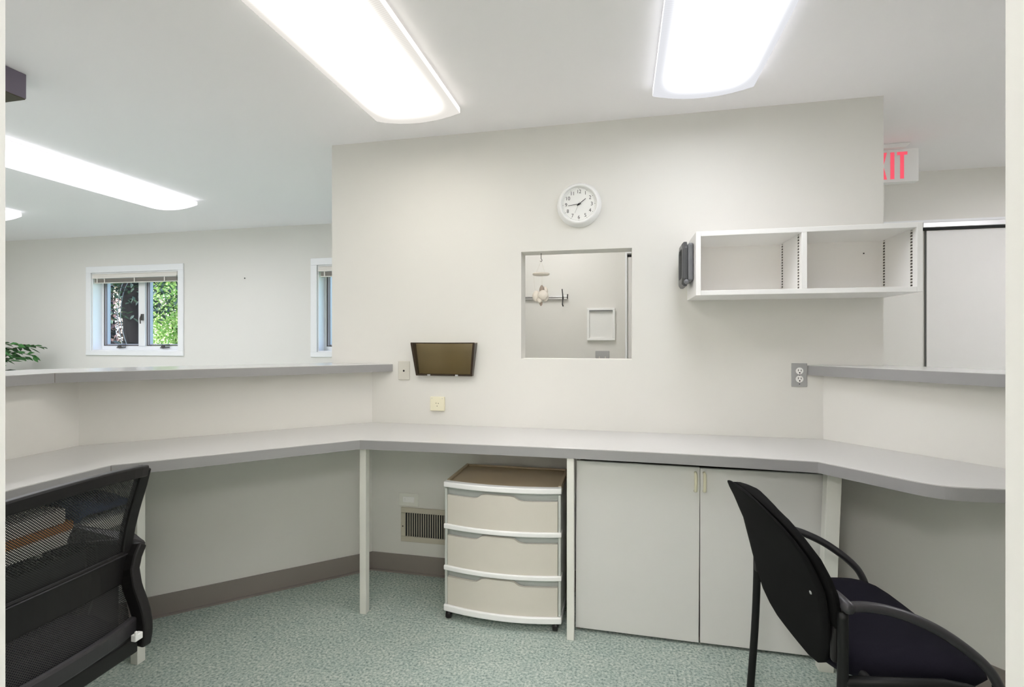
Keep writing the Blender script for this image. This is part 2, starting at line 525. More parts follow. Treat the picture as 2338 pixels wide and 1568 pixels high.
# ------------------------------------------------------------------ windows
def make_window(n, x0, x1, casing_right):
    t = bpy.data.objects.new('window_%d' % n, None); COL.objects.link(t)
    t.location = ((x0+x1)/2, YF, WZ0); t['kind'] = 'structure'
    hw = (x1-x0)/2; hh = WZ1-WZ0
    c = 0.068
    b = MB()      # flat casing on the wall
    b.box(-hw-c, hw+c, -0.014, -0.0005, hh, hh+c); b.box(-hw-c, hw+c, -0.016, -0.0005, -c+0.02, 0.0)
    b.box(-hw-c, -hw, -0.014, -0.0005, 0, hh); b.box(hw, hw+c, -0.014, -0.0005, 0, hh)
    obj('casing', b, M['trim'], t, bevel=0.003)
    b = MB()      # jamb box and fixed frame
    b.box(-hw, -hw+0.012, 0, 0.16, 0, hh); b.box(hw-0.012, hw, 0, 0.16, 0, hh)
    b.box(-hw+0.012, hw-0.012, 0, 0.16, 0, 0.012); b.box(-hw+0.012, hw-0.012, 0, 0.16, hh-0.012, hh)
    f = 0.045
    b.box(-hw+0.012, -hw+0.012+0.02, 0.10, 0.15, 0.012, hh-0.012); b.box(hw-0.032, hw-0.012, 0.10, 0.15, 0.012, hh-0.012)
    b.box(-hw+0.032, hw-0.032, 0.10, 0.15, 0.012, 0.012+0.04); b.box(-hw+0.032, hw-0.032, 0.10, 0.15, hh-0.05, hh-0.012)
    b.box(-0.042, 0.042, 0.085, 0.15, 0.052, hh-0.05)
    obj('frame', b, M['trim'], t, bevel=0.002)
    for sx0, sx1 in ((-hw+0.034, -0.044), (0.044, hw-0.034)):
        s = MB(); y0, y1 = 0.112, 0.152; z0, z1 = 0.054, hh-0.052; q = 0.034
        s.box(sx0, sx0+q, y0, y1, z0, z1); s.box(sx1-q, sx1, y0, y1, z0, z1)
        s.box(sx0+q, sx1-q, y0, y1, z0, z0+0.02); s.box(sx0+q, sx1-q, y0, y1, z1-q, z1)
        so = obj('sash', s, M['sash'], t, bevel=0.003)
        g = MB(); g.box(sx0, sx0+0.007, y0-0.003, y0-0.0005, z0, z1); g.box(sx0+q-0.005, sx0+q, y0-0.004, y0-0.0005, z0, z1); g.box(sx0, sx1, y0-0.004, y0-0.0005, z0, z0+0.008)
        obj('gasket', g, M['darksash'], so)
        obj('pane', MB().box(sx0+q-0.004, sx1-q+0.004, 0.131, 0.135, z0+0.016, z1-q+0.004), M['glass'], so)
        h = MB(); cx = (sx0+sx1)/2 + 0.02
        h.lathe([(0.022, 0), (0.022, 0.010), (0.012, 0.018), (0.004, 0.02)], 14, (cx-0.04, 0.098, 0.048), 'y')
        h.tube([(cx-0.05, 0.085, 0.055), (cx-0.01, 0.075, 0.062), (cx+0.07, 0.072, 0.066)], 0.006, 6)
        h.tube([(cx-0.07, 0.09, 0.034), (cx-0.02, 0.085, 0.035), (cx+0.05, 0.085, 0.040)], 0.006, 6)
        obj('crank_handle', h, M['bronze'], t)
    lk = MB().box(0.005, 0.03, 0.068, 0.0845, 0.33, 0.40).tube([(0.018, 0.062, 0.385), (0.016, 0.05, 0.35), (0.014, 0.056, 0.295)], 0.006, 6)
    obj('latch', lk, M['bronze'], t)
    return t
make_window(1, W1[0], W1[1], True)
make_window(2, W2[0], W2[1], False)

def make_blind(x0, x1, label):
    t = thing('window_blind', label, 'blind', ((x0+x1)/2, YF+0.03, WZ1-0.012), group='raised mini blinds of the waiting room windows')
    hw = (x1-x0)/2 - 0.016
    b = MB().box(-hw, hw, -0.04, 0.0, -0.045, -0.003).box(-hw, hw, -0.046, -0.04, -0.052, -0.034).box(-hw, hw, -0.045, -0.04, -0.012, -0.003)
    obj('headrail', b, M['blind'], t, bevel=0.003)
    s = MB()
    for i in range(9):
        s.box(-hw+0.02, hw-0.004, -0.036, -0.006, -0.056-i*0.0042-0.002, -0.056-i*0.0042)
    obj('slat_stack', s, M['blindslat'], t)
    obj('bottom_rail', MB().box(-hw+0.02, hw-0.004, -0.037, -0.005, -0.104, -0.095), M['blind'], t, bevel=0.002)
    for fx in (-0.88, -0.70, 0.02, 0.72):
        obj('ladder_cord', MB().box(hw*fx-0.006, hw*fx+0.006, -0.0405, -0.0375, -0.105, -0.05), M['blind'], t)
    return t
make_blind(W1[0], W1[1], 'raised mini blind in the full window of the waiting room')
make_blind(W2[0], W2[1], 'raised mini blind in the window cut off by the clock wall')

# ------------------------------------------------------------------ ceiling lights
def fixture(label, x0, x1, y0, y1, col, strength, edge, group='wraparound fluorescent ceiling lights'):
    t = thing('ceiling_light', label, 'ceiling light', ((x0+x1)/2, (y0+y1)/2, CZ), group=group)
    hw = (x1-x0)/2; hl = (y1-y0)/2
    obj('housing', MB().box(-hw+0.03, hw-0.03, -hl+0.01, hl-0.01, -0.028, -0.0005), M['whitep'], t, bevel=0.003)
    prof = []
    N = 22
    for i in range(N + 1):
        a = -1 + 2 * i / N
        z = -0.040 - 0.028 * (1 - abs(a) ** 2.0)
        prof.append((a * hw, z))
    prof = [(-hw, -0.014)] + prof + [(hw, -0.014)]
    rings = [[(p[0], y, p[1]) for p in prof] for y in (-hl, hl)]
    b = MB(); b.loft(rings, cap=True)
    obj('lens', b, emit_lens('lit_lens', col, strength, hw, hl, edge, strength * 0.10), t)
    return t
fixture('glowing ceiling light left of the clock, running towards the camera', -1.192, -0.757, 0.93, 2.31, (1.0, 0.955, 0.885), LIGHT, 0.47)
fixture('glowing ceiling light above the wall shelf, right of the clock', 0.138, 0.558, 0.93, 2.335, (0.945, 0.955, 1.0), LIGHT*1.12, 0.47)
fixture('long slim ceiling light over the waiting room, cut by the left edge', -3.80, -3.355, 1.95, 3.44, (0.965, 0.95, 1.0), 11.0, 1.1)
fixture('small far ceiling light end peeking in at the left edge', -5.62, -5.185, 1.95, 3.43, (0.965, 0.95, 1.0), 11.0, 1.1)
# unseen second row added over the waiting room as fill light
fixture('unseen waiting room fill light added in line with the slim one, beyond the left jamb', -3.80, -3.355, 0.45, 1.80, (0.965, 0.95, 1.0), 11.0, 1.1)
fixture('unseen waiting room fill light added nearest the far left corner', -5.62, -5.185, 0.45, 1.80, (0.965, 0.95, 1.0), 11.0, 1.1)
# unseen lights added to brighten the room behind the wall and the corridor
fixture('unseen light added to brighten the room behind the pass-through', -0.62, -0.30, 2.86, 3.55, (1.0, 0.985, 0.97), 16.0, 1.0, group='added lights behind the clock wall')
fixture('unseen light added to brighten the corridor behind the right half wall', 2.55, 2.85, 2.0, 3.1, (0.98, 0.96, 1.0), 27.0, 1.5, group='added lights behind the clock wall')

fixture('unseen fill light added in the hall behind the camera', -0.75, -0.35, -1.5, -0.3, (1.0, 0.97, 0.955), 28.0, 2.0, group='added hall fill lights')  # hall pair is unseen, added as fill through the doorway
fixture('second unseen fill light added in the hall behind the camera', 0.35, 0.75, -1.5, -0.3, (1.0, 0.97, 0.955), 28.0, 2.0, group='added hall fill lights')
# ------------------------------------------------------------------ main counter
ZC = 0.837; TH = 0.044
cr = [(0.745, 2.152), (0.80, 2.092), (0.86, 2.028), (0.92, 1.962), (0.97, 1.912), (1.03, 1.880), (1.10, 1.876), (1.18, 1.880), (1.60, 1.899)]
curve = []
for i in range(1, len(cr) - 1):
    p0, p1, p2, p3 = cr[i-1], cr[i], cr[i+1], cr[min(i+2, len(cr)-1)]
    for k in range(8):
        q = k / 8
        curve.append(tuple(0.5*((2*p1[a]) + (p2[a]-p0[a])*q + (2*p0[a]-5*p1[a]+4*p2[a]-p3[a])*q*q + (3*p1[a]-p0[a]-3*p2[a]+p3[a])*q**3) for a in (0, 1)))
front = [(-1.875, 0.40), (-1.875, 1.528), (-1.203, 2.163), (-0.90, 2.175), (-0.55, 2.184), (-0.2, 2.187), (0.15, 2.183), (0.48, 2.170), (0.745, 2.152)] + curve + [(1.628, 1.900)]
back = [(-2.353, 0.40), (-2.353, 1.775), (-1.389, YW-0.002), (0.934, YW-0.002), (1.367, 2.178)]
ct = thing('reception_counter', 'long pale grey laminate desk counter wrapping along three walls', 'counter', (0, 0, 0))
obj('worktop', MB().prism(front + back[::-1], ZC-TH, ZC), M['lam'], ct, bevel=0.0015)
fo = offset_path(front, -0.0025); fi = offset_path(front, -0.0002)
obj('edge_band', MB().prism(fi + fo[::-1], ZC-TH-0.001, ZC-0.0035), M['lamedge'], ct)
for px, py in ((-1.875, 1.528),):
    obj('edge_seam', MB().box(px+0.0015, px+0.0034, py-0.0020, py+0.0020, ZC-TH, ZC-0.004), M['seam'], ct)
def post(x0, x1, y0, y1, lean=0.0):
    zt = ZC-TH-0.001
    b = MB().hexa([(x0,y0,0),(x1,y0,0),(x1,y1,0),(x0,y1,0)], [(x0+lean,y0,zt),(x1+lean,y0,zt),(x1+lean,y1,zt),(x0+lean,y1,zt)])
    return obj('leg', b, M['post'], ct, bevel=0.002)
post(-1.219, -1.186, 2.19, 2.225)
post(-0.231, -0.200, 2.19, 2.223)
post(0.762, 0.814, 2.192, 2.235, 0.030)
post(-1.933, -1.898, 1.655, 1.690)

# shelf under the left run with things on it
sh = obj('undercounter_shelf', MB().prism([(-2.351, 0.42), (-1.92, 0.42), (-1.92, 1.64), (-2.06, 1.82), (-2.351, 1.76)], 0.582, 0.622), M['post'], ct, bevel=0.002)
for y_ in (1.38, 0.70):
    obj('bracket', MB().box(-2.351, -2.02, y_, y_+0.02, 0.53, 0.5815), M['post'], sh)
def stack(x0, x1, y0, y1, z0, z1):
    pts = []
    r = 0.03
    for cx, cy, a0 in ((x1-r, y0+r, -90), (x1-r, y1-r, 0), (x0+r, y1-r, 90), (x0+r, y0+r, 180)):
        for k in range(5):
            a = R(a0 + 22.5*k); pts.append((cx + r*math.cos(a), cy + r*math.sin(a)))
    return MB().prism(pts, z0, z1)
tag(obj('box', stack(-2.27, -1.94, 0.75, 1.46, 0.6225, 0.648), M['orange'], bevel=0.003), 'flat orange tan item on the shelf under the counter, behind the mesh', 'box')
tag(obj('paper_stack', stack(-2.26, -1.95, 0.76, 1.44, 0.6485, 0.700), M['paper'], bevel=0.008), 'cream white bundle on top of the orange tan item behind the mesh', 'papers')
bb = MB()
rings = []
for i, (yy, hh) in enumerate(((1.475, 0.02), (1.485, 0.06), (1.53, 0.085), (1.58, 0.06), (1.65, 0.07), (1.70, 0.03))):
    rings.append([(-2.1 + 0.15*math.cos(a), yy, 0.6228 + max(0.0, hh*(0.5+0.5*math.sin(a))*1.0)) for a in [2*math.pi*k/14 for k in range(14)]])
bb.loft(rings)
tag(obj('bag', bb, M['bluebag'], smooth=True), 'crumpled navy blue bag under the counter behind the mesh chair', 'bag')

dk = MB().box(-2.33, -1.99, 0.74, 1.66, 0.0005, 0.51)  # dark mass added for the shade below the shelf
tag(obj('shade_block', dk, M['black'], bevel=0.01), 'dark block added to fill the shade under the pale shelf behind the mesh chair', 'box')

tag(obj('shade_block', MB().box(-2.345, -2.285, 0.80, 1.72, 0.6225, 0.785), M['black'], bevel=0.006), 'black slab standing in for the shadow at the back of the shelf under the counter', 'case')  # black slab in place of the shadow under the worktop

# ------------------------------------------------------------------ ledges on the half walls
def ledge(name, label, poly, fr, z, th, cat='ledge'):
    t = thing(name, label, cat, (0, 0, 0))
    obj('slab', MB().prism(poly, z-th, z), M['lam'], t, bevel=0.0015)
    fo = offset_path(fr, -0.0025); fi = offset_path(fr, -0.0002)
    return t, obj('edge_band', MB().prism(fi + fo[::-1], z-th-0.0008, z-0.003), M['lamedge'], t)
lf = [(-2.295, 0.40), (-2.290, 1.632), (-1.262, YW-0.003)]
lb = [(-2.640, 0.40), (-2.640, 1.79), (-1.648, 2.715), (-1.648, YW-0.003)]
lt, _ = ledge('transaction_ledge', 'grey raised ledge on the left half wall below the windows', lf + lb[::-1], lf, 1.171, 0.042)
obj('edge_seam', MB().box(-2.2884, -2.2866, 1.630, 1.634, 1.13, 1.168), M['seam'], lt)
rf = [(0.868, YW-0.003), (0.872, 2.628), (1.95, 1.372)]
rb = [(1.189, YW-0.003), (1.189, 2.755), (2.19, 1.60)]
ledge('transaction_ledge', 'grey raised ledge on the right half wall beside the grey outlet', rf[1:] + rb[::-1] + [rf[0]], rf, 1.187, 0.047)

# ------------------------------------------------------------------ base cabinet under the counter
cb = thing('base_cabinet', 'two-door pale base cabinet under the counter behind the fabric chair', 'cabinet', (0.30, 2.27, 0))
obj('carcass', MB().box(-0.496, -0.480, 0.02, 0.35, 0.0, 0.78).box(0.505, 0.52, 0.02, 0.35, 0.0, 0.78).box(-0.48, 0.505, 0.02, 0.35, 0.012, 0.026).box(-0.48, 0.505, 0.335, 0.35, 0.026, 0.78).box(-0.48, 0.505, 0.05, 0.06, 0.0, 0.012), M['cabin'], cb)
d1 = obj('door', MB().box(0.0, 0.524, -0.001, 0.017, 0.0, 0.748), M['cabdoor'], cb, bevel=0.0012, loc=(-0.500, 0, 0.016), rot=(0, R(0.35), 0))
d2 = obj('door', MB().box(-0.478, 0.0, -0.001, 0.017, 0.0, 0.744), M['cabdoor'], cb, bevel=0.0012, loc=(0.508, 0, 0.014))
for d, hx in ((d1, 0.506), (d2, -0.462)):
    h = MB().tube([(hx, -0.001, 0.648), (hx, -0.018, 0.652), (hx, -0.021, 0.690), (hx, -0.018, 0.722), (hx, -0.001, 0.726)], 0.0065, 8)
    obj('handle', h, M['cream'], d, smooth=True)

# ------------------------------------------------------------------ drawer cart
def cart():
    t = thing('drawer_cart', 'white three-drawer plastic rolling cart beside the counter leg', 'drawer cart', (-0.536, 2.24, 0))
    hw = 0.277; D = 0.345
    def bow(w, y0, n=16, b=0.035):
        return [(-w + 2*w*i/n, y0 - b*(1-((2*i/n)-1)**2)) for i in range(n+1)]
    fr = bow(hw-0.006, 0.0)
    obj('frame', MB().box(-hw+0.004, -hw+0.016, 0.0, D, 0.07, 0.612).box(hw-0.016, hw-0.004, 0.0, D, 0.07, 0.612).box(-hw+0.016, hw-0.016, D-0.01, D, 0.07, 0.612), M['frost'], t, bevel=0.003)
    f = bow(hw, -0.004)
    top = MB().prism(f + [(hw-0.004, D), (-hw+0.004, D)], 0.6205, 0.636)
    obj('top', top, M['carttop'], t, bevel=0.004)
    a = bow(hw-0.002, 0.03); rim = MB().prism(bow(hw, -0.006) + a[::-1], 0.618, 0.643)
    rim2 = MB().box(-hw+0.004, -hw+0.02, 0.03, D, 0.6365, 0.645).box(hw-0.02, hw-0.004, 0.03, D, 0.6365, 0.645).box(-hw+0.02, hw-0.02, D-0.02, D-0.006, 0.6365, 0.645)
    obj('top_rim', rim, M['whitep'], t, bevel=0.005, seg=3)
    obj('back_rim', rim2, M['carttop'], t, bevel=0.003)
    for z in (0.424, 0.230):
        obj('divider_rail', MB().prism(bow(hw, -0.006) + bow(hw-0.002, 0.05)[::-1], z, z+0.022), M['whitep'], t, bevel=0.005, seg=3)
    obj('base_rail', MB().prism(bow(hw, -0.008) + [(hw-0.004, D), (-hw+0.004, D)], 0.040, 0.069), M['whitep'], t, bevel=0.005, seg=3)
    for z0, z1 in ((0.0695, 0.2295), (0.2525, 0.4235), (0.4465, 0.6125)):
        # face: lower beige panel with a raised tab in the middle, darker finger recess above
        w0 = hw-0.018; n = 24
        zt = z1-0.032
        lo = []; hi = []
        for i in range(n+1):
            x = -w0 + 2*w0*i/n
            y = 0.004 - 0.033*(1-(x/w0)**2)
            u = abs(x+0.01)
            k = 1.0 if u < 0.065 else (max(0.0, 1-(u-0.065)/0.045))
            k = k*k*(3-2*k)
            lo.append((x, y, z0)); hi.append((x, y, zt + 0.022*k))
        d = MB()
        d.loft([[(p[0], p[1]-0.004, p[2]) for p in lo], [(p[0], p[1]-0.004, p[2]) for p in hi], [(p[0], p[1]+0.012, p[2]) for p in hi], [(p[0], p[1]+0.012, p[2]) for p in lo]], cap=False, closed=False)
        d.quad(*[(x, y, z) for x, y, z in ((-w0, 0.0, z0), (-w0, 0.016, z0), (-w0, 0.016, zt), (-w0, 0.0, zt))])
        d.quad(*[(x, y, z) for x, y, z in ((w0, 0.0, z0), (w0, 0.016, z0), (w0, 0.016, zt), (w0, 0.0, zt))])
        d.box(-w0+0.01, w0-0.01, 0.03, D-0.02, z0, z0+0.003)
        do = obj('drawer', d, M['drawer'], t, smooth=False)
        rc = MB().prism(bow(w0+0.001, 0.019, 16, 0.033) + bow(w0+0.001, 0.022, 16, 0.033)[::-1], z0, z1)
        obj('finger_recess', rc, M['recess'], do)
    for x in (-hw+0.022, hw-0.03):
        for y in (0.01, D-0.03):
            c = MB().lathe([(0.003, -0.012), (0.019, -0.011), (0.021, 0), (0.019, 0.011), (0.003, 0.012)], 18, (x, y, 0.021), 'x')
            c.box(x-0.014, x+0.014, y-0.004, y+0.014, 0.020, 0.0395)
            obj('caster', c, M['black'], t)
cart()

# ------------------------------------------------------------------ wall shelf
ws = thing('wall_shelf', 'white open two-bay box shelf hung on the wall over the outlet', 'shelf', (0.322, YW-0.0005, 1.502))
Wd, Dp, Hh, th = 0.870, 0.300, 0.281, 0.021
obj('side_panel', MB().box(0, th, -Dp, 0, 0, Hh), M['white'], ws, bevel=0.0015)
obj('side_panel', MB().box(Wd-th, Wd, -Dp, 0, 0, Hh), M['white'], ws, bevel=0.0015)
obj('divider', MB().box(Wd/2-th/2, Wd/2+th/2, -Dp, -0.006, th, Hh-th), M['white'], ws, bevel=0.0015)
obj('top_panel', MB().box(th, Wd-th, -Dp, 0, Hh-th, Hh), M['white'], ws, bevel=0.0015)
obj('bottom_panel', MB().box(th, Wd-th, -Dp, 0, 0, th), M['white'], ws, bevel=0.0015)
obj('back_panel', MB().box(th, Wd/2-th/2, -0.006, 0, th, Hh-th).box(Wd/2-th/2, Wd-th, -0.0055, 0, th, Hh-th), M['shelfback'], ws)
for x in (Wd/2-th/2-0.0025, Wd-th-0.0025):
    for y in (-0.262, -0.04):
        obj('slotted_strip', MB().box(x, x+0.0024, y-0.0055, y+0.0055, th+0.004, Hh-th-0.004), M['strip'], ws)
obj('screw', MB().lathe([(0.003, 0), (0.003, 0.002)], 8, (Wd-0.09, -0.006, Hh-0.075), 'y'), M['dark'], ws)

# display unit on the side of the shelf
du = thing('display_unit', 'grey plastic unit with silver panel mounted on the shelf side', 'wall device', (0.3215, 2.50, 1.66))
def rbox(x0, x1, y0, y1, z0, z1): return MB().box(x0, x1, y0, y1, z0, z1)
obj('base', rbox(-0.024, -0.001, -0.10, 0.085, -0.085, 0.088), M['dgrey'], du, bevel=0.008, seg=3)
def oct_ring(x, hy, z0, z1, c):
    return [(x, y, z) for y, z in ((-hy+c, z0), (hy-c*0.4, z0), (hy, z0+c*0.4), (hy, z1-c), (hy-c, z1), (-hy+c, z1), (-hy, z1-c), (-hy, z0+c))]
fr = MB()
fr.loft([oct_ring(-0.0245, 0.056, -0.062, 0.066, 0.012), oct_ring(-0.0245, 0.088, -0.105, 0.100, 0.03), oct_ring(-0.038, 0.088, -0.105, 0.100, 0.03), oct_ring(-0.047, 0.078, -0.094, 0.090, 0.028), oct_ring(-0.047, 0.060, -0.066, 0.070, 0.014), oct_ring(-0.0245, 0.056, -0.062, 0.066, 0.012)], cap=False)
obj('frame', fr, M['midgrey'], du, bevel=0.002)
obj('panel', rbox(-0.030, -0.0242, -0.0535, 0.0535, -0.0595, 0.0635), M['silver'], du)
obj('knob', MB().lathe([(0.011, 0), (0.011, 0.008), (0.004, 0.011)], 14, (-0.030, -0.085, -0.088), 'y'), M['dgrey'], du)

# ------------------------------------------------------------------ clock
ck = thing('wall_clock', 'round white wall clock with black numerals above the pass-through', 'clock', (-0.213, YW-0.0005, 2.006))
obj('case', MB().lathe([(0.004, 0), (0.113, 0.0), (0.115, 0.003), (0.115, 0.008), (0.110, 0.011), (0.105, 0.034), (0.099, 0.042), (0.093, 0.043), (0.090, 0.036), (0.0895, 0.024), (0.004, 0.024)], 64, (0, 0, 0), 'y'), M['whitep'], ck, smooth=True)
obj('dial', MB().lathe([(0.0894, 0.0245), (0.0894, 0.0255), (0.002, 0.0256)], 64, (0, 0, 0), 'y'), M['dial'], ck)
for i in range(1, 13):
    me = text_mesh(str(i), 0.0265)
    a = R(90 - 30*i)
    mx = Matrix.Translation((0.066*math.cos(a), -0.0262, 0.066*math.sin(a) - 0.001)) @ Matrix.Rotation(R(90), 4, 'X') @ Matrix.Diagonal((0.92, 1, 1, 1))
    me.transform(mx); mbn = MB(); mbn.bm.from_mesh(me); bpy.data.meshes.remove(me)
    obj('numeral', mbn, M['ink'], ck)
tk = MB()
for i in range(60):
    a = R(6*i); r0, r1, hw_ = (0.0795, 0.0835, 0.0011) if i % 5 == 0 else (0.081, 0.083, 0.0006)
    d = Vector((math.cos(a), 0, math.sin(a))); n = Vector((-math.sin(a), 0, math.cos(a)))
    q = [d*r0 - n*hw_, d*r1 - n*hw_, d*r1 + n*hw_, d*r0 + n*hw_]
    tk.quad(*[(p.x, -0.0261, p.z) for p in q])
obj('minute_marks', tk, M['ink'], ck)
def hand(name, ang, ln, w0, y, tail=0.012):
    a = R(90 - ang); d = Vector((math.cos(a), 0, math.sin(a))); n = Vector((-math.sin(a), 0, math.cos(a)))
    h = MB(); p = [-d*tail - n*w0, d*ln - n*w0*0.5, d*ln + n*w0*0.5, -d*tail + n*w0]
    h.hexa([(q.x, y, q.z) for q in p], [(q.x, y-0.001, q.z) for q in p])
    obj(name, h, M['ink'], ck)
hand('hour_hand', 52, 0.045, 0.0022, -0.029); hand('minute_hand', 264, 0.055, 0.0018, -0.031); hand('second_hand', 204, 0.05, 0.0006, -0.033)
obj('hub', MB().lathe([(0.004, 0.026), (0.004, 0.035), (0.001, 0.036)], 12, (0, 0, 0), 'y'), M['ink'], ck)

# ------------------------------------------------------------------ wall plates
def plate(name, label, cat, x0, x1, z0, z1, m, group=None, t=0.006):
    o = thing(name, label, cat, ((x0+x1)/2, YW-0.0005, (z0+z1)/2), group=group)
    hw = (x1-x0)/2; hh = (z1-z0)/2
    obj('plate', MB().box(-hw, hw, -t, 0, -hh, hh), m, o, bevel=0.003, seg=3)
    return o
p = plate('cable_plate', 'beige metal plate with one centre hole beside the ledge', 'wall plate', -1.227, -1.158, 1.082, 1.187, M['beigem'])
obj('hole', MB().lathe([(0.0055, 0.006), (0.0055, 0.0072), (0.001, 0.0073)], 14, (0, 0, -0.002), 'y'), M['dark'], p)
p = plate('phone_jack', 'square cream phone jack below the brown wall pocket', 'wall jack', -1.033, -0.950, 0.914, 0.992, M['cream'], t=0.014)
for x, z in ((-0.006, 0.004), (0.007, 0.003), (0.0, -0.012)):
    obj('hole', MB().lathe([(0.0022, 0.0135), (0.0022, 0.0146), (0.0005, 0.0147)], 8, (x, 0, z), 'y'), M['dark'], p)
for x, z in ((-0.03, 0.031), (0.03, 0.03)):
    obj('screw', MB().lathe([(0.0028, 0.0135), (0.0028, 0.0146), (0.0005, 0.0147)], 8, (x, 0, z), 'y'), M['beigem'], p)
p = plate('wall_outlet', 'grey duplex outlet left of the right hand ledge', 'outlet', 0.796, 0.865, 1.083, 1.195, M['greyplate'])
for dz in (0.019, -0.019):
    rc = obj('receptacle', MB().lathe([(0.0165, 0.0055), (0.0165, 0.0085), (0.015, 0.009), (0.001, 0.009)], 22, (0, 0, dz), 'y'), M['white'], p)
    s = MB().box(-0.0075, -0.0052, -0.0098, -0.0088, dz-0.001, dz+0.0085).box(0.0052, 0.0075, -0.0098, -0.0088, dz-0.001, dz+0.007)
    s.lathe([(0.0032, 0.0088), (0.0032, 0.0097), (0.0005, 0.0098)], 10, (0, 0, dz-0.0085), 'y')
    obj('slots', s, M['dark'], rc)
for z in (-0.043, 0.0):
    obj('screw', MB().lathe([(0.002, 0.0055), (0.002, 0.0075), (0.0005, 0.0076)], 8, (0, 0, z), 'y'), M['dark'], p)
p = plate('switch_plate', 'off-white horizontal wall plate above the floor vent', 'wall plate', -1.222, -1.104, 0.374, 0.447, M['post'])
obj('insert', MB().box(-0.034, 0.034, -0.0085, -0.0055, -0.015, 0.017).box(-0.026, -0.019, -0.0115, -0.0085, -0.006, 0.008), M['white'], p, bevel=0.001)

# ------------------------------------------------------------------ vent register
vt = thing('vent_register', 'beige metal vent register low on the wall beside the cart', 'vent', (-1.03, YW-0.0005, 0.271))
v = MB(); ow, oh, iw, ih = 0.180, 0.096, 0.153, 0.066
v.box(-ow, ow, -0.008, 0, ih, oh).box(-ow, ow, -0.008, 0, -oh, -ih).box(-ow, -iw, -0.008, 0, -ih, ih).box(iw, ow, -0.008, 0, -ih, ih)
obj('frame', v, M['ventm'], vt, bevel=0.003)
obj('duct_opening', MB().box(-iw, iw, -0.0015, 0, -ih, ih), M['dark'], vt)
lv = MB()
for i in range(22):
    x = -iw + 0.012 + i*0.0134
    lv.hexa([(x, -0.0075, -ih), (x+0.0032, -0.0075, -ih), (x+0.0042, -0.002, -ih), (x+0.002, -0.002, -ih)], [(x, -0.0075, ih), (x+0.0032, -0.0075, ih), (x+0.0042, -0.002, ih), (x+0.002, -0.002, ih)])
obj('louvers', lv, M['ventm'], vt)
obj('screw', MB().lathe([(0.004, 0.0078), (0.003, 0.0095), (0.0005, 0.0096)], 10, (-0.168, 0, -0.01), 'y'), M['dark'], vt)

# ------------------------------------------------------------------ smoked wall pocket
pk = thing('wall_pocket', 'smoked brown plastic file pocket on the wall beside the ledge', 'file holder', (-0.948, YW-0.0005, 1.109))
def trap(w0, w1, h, yb, yt): return [(-w0, yb, 0), (w0, yb, 0), (w1, yt, h), (-w1, yt, h)]
a = trap(0.160, 0.182, 0.18, -0.030, -0.055); bq = trap(0.160, 0.182, 0.18, -0.027, -0.052)
obj('front_panel', MB().hexa(a, bq), M['smoke'], pk)
obj('back_panel', MB().hexa(trap(0.162, 0.184, 0.182, -0.004, -0.004), trap(0.162, 0.184, 0.182, -0.001, -0.001)), M['smoke'], pk)
fr = MB()
fr.hexa([(-0.162,-0.031,0),(-0.150,-0.031,0),(-0.172,-0.056,0.18),(-0.184,-0.056,0.18)], [(-0.162,-0.004,0),(-0.150,-0.004,0),(-0.172,-0.004,0.18),(-0.184,-0.004,0.18)])
fr.hexa([(0.150,-0.031,0),(0.162,-0.031,0),(0.184,-0.056,0.18),(0.172,-0.056,0.18)], [(0.150,-0.004,0),(0.162,-0.004,0),(0.184,-0.004,0.18),(0.172,-0.004,0.18)])
fr.box(-0.152, 0.152, -0.031, -0.004, 0.0, 0.010)
obj('side_frame', fr, M['smoked'], pk, bevel=0.002)
obj('rim', MB().tube([(-0.182, -0.0535, 0.180), (0, -0.0535, 0.179), (0.182, -0.0535, 0.180)], 0.003, 6), M['smoked'], pk)
for x in (-0.085, 0.075):
    obj('clip', MB().box(x-0.008, x+0.008, -0.034, -0.031, 0.0, 0.008), M['silver'], pk)

# ------------------------------------------------------------------ hanging shell mobile in the pass-through
mo = thing('shell_mobile', 'hanging mobile of pale shells in the pass-through opening', 'mobile', (-0.424, 2.70, OZ1))
obj('hook', MB().tube([(0, 0, -0.001), (0, 0, -0.03), (0.005, 0, -0.038), (0.002, 0, -0.046), (-0.006, 0, -0.042)], 0.0018, 6), M['bronze'], mo)
obj('strings', MB().tube([(0, 0, -0.042), (-0.028, 0, -0.108)], 0.0006, 5).tube([(0, 0, -0.042), (0.022, 0, -0.108)], 0.0006, 5)
    .tube([(-0.042, 0, -0.118), (-0.034, 0, -0.20)], 0.0006, 5).tube([(0.006, 0, -0.12), (0.004, 0, -0.18)], 0.0006, 5), M['rope'], mo)
obj('disk', MB().lathe([(0.004, -0.122), (0.040, -0.120), (0.0475, -0.114), (0.044, -0.108), (0.004, -0.106)], 30), M['shell'], mo, smooth=True)
random.seed(4)
for i, (x, y, z, rx, rz_, mm) in enumerate(((-0.026, 0, -0.232, 0.022, 0.030, 'shell'), (0.012, -0.016, -0.228, 0.028, 0.026, 'shell'), (0.020, 0.008, -0.205, 0.016, 0.024, 'shell'), (0.004, -0.004, -0.200, 0.013, 0.026, 'shellb'), (0.024, -0.006, -0.240, 0.018, 0.022, 'shell'), (-0.006, -0.012, -0.252, 0.016, 0.018, 'shell'), (-0.001, 0.0, -0.272, 0.008, 0.014, 'shellb'))):
    s = MB(); rings = []
    for j in range(9):
        a = j/8.0
        r_ = math.sin(math.pi*(0.08+0.86*a))**0.8
        rings.append([(x + rx*r_*math.cos(q)*(1+0.08*math.cos(7*q)), y + 0.6*rx*r_*math.sin(q)*(1+0.08*math.cos(7*q)), z - rz_ + 2*rz_*a) for q in [2*math.pi*k/16 for k in range(16)]])
    s.loft(rings)
    obj('shell', s, M[mm], mo, smooth=True)

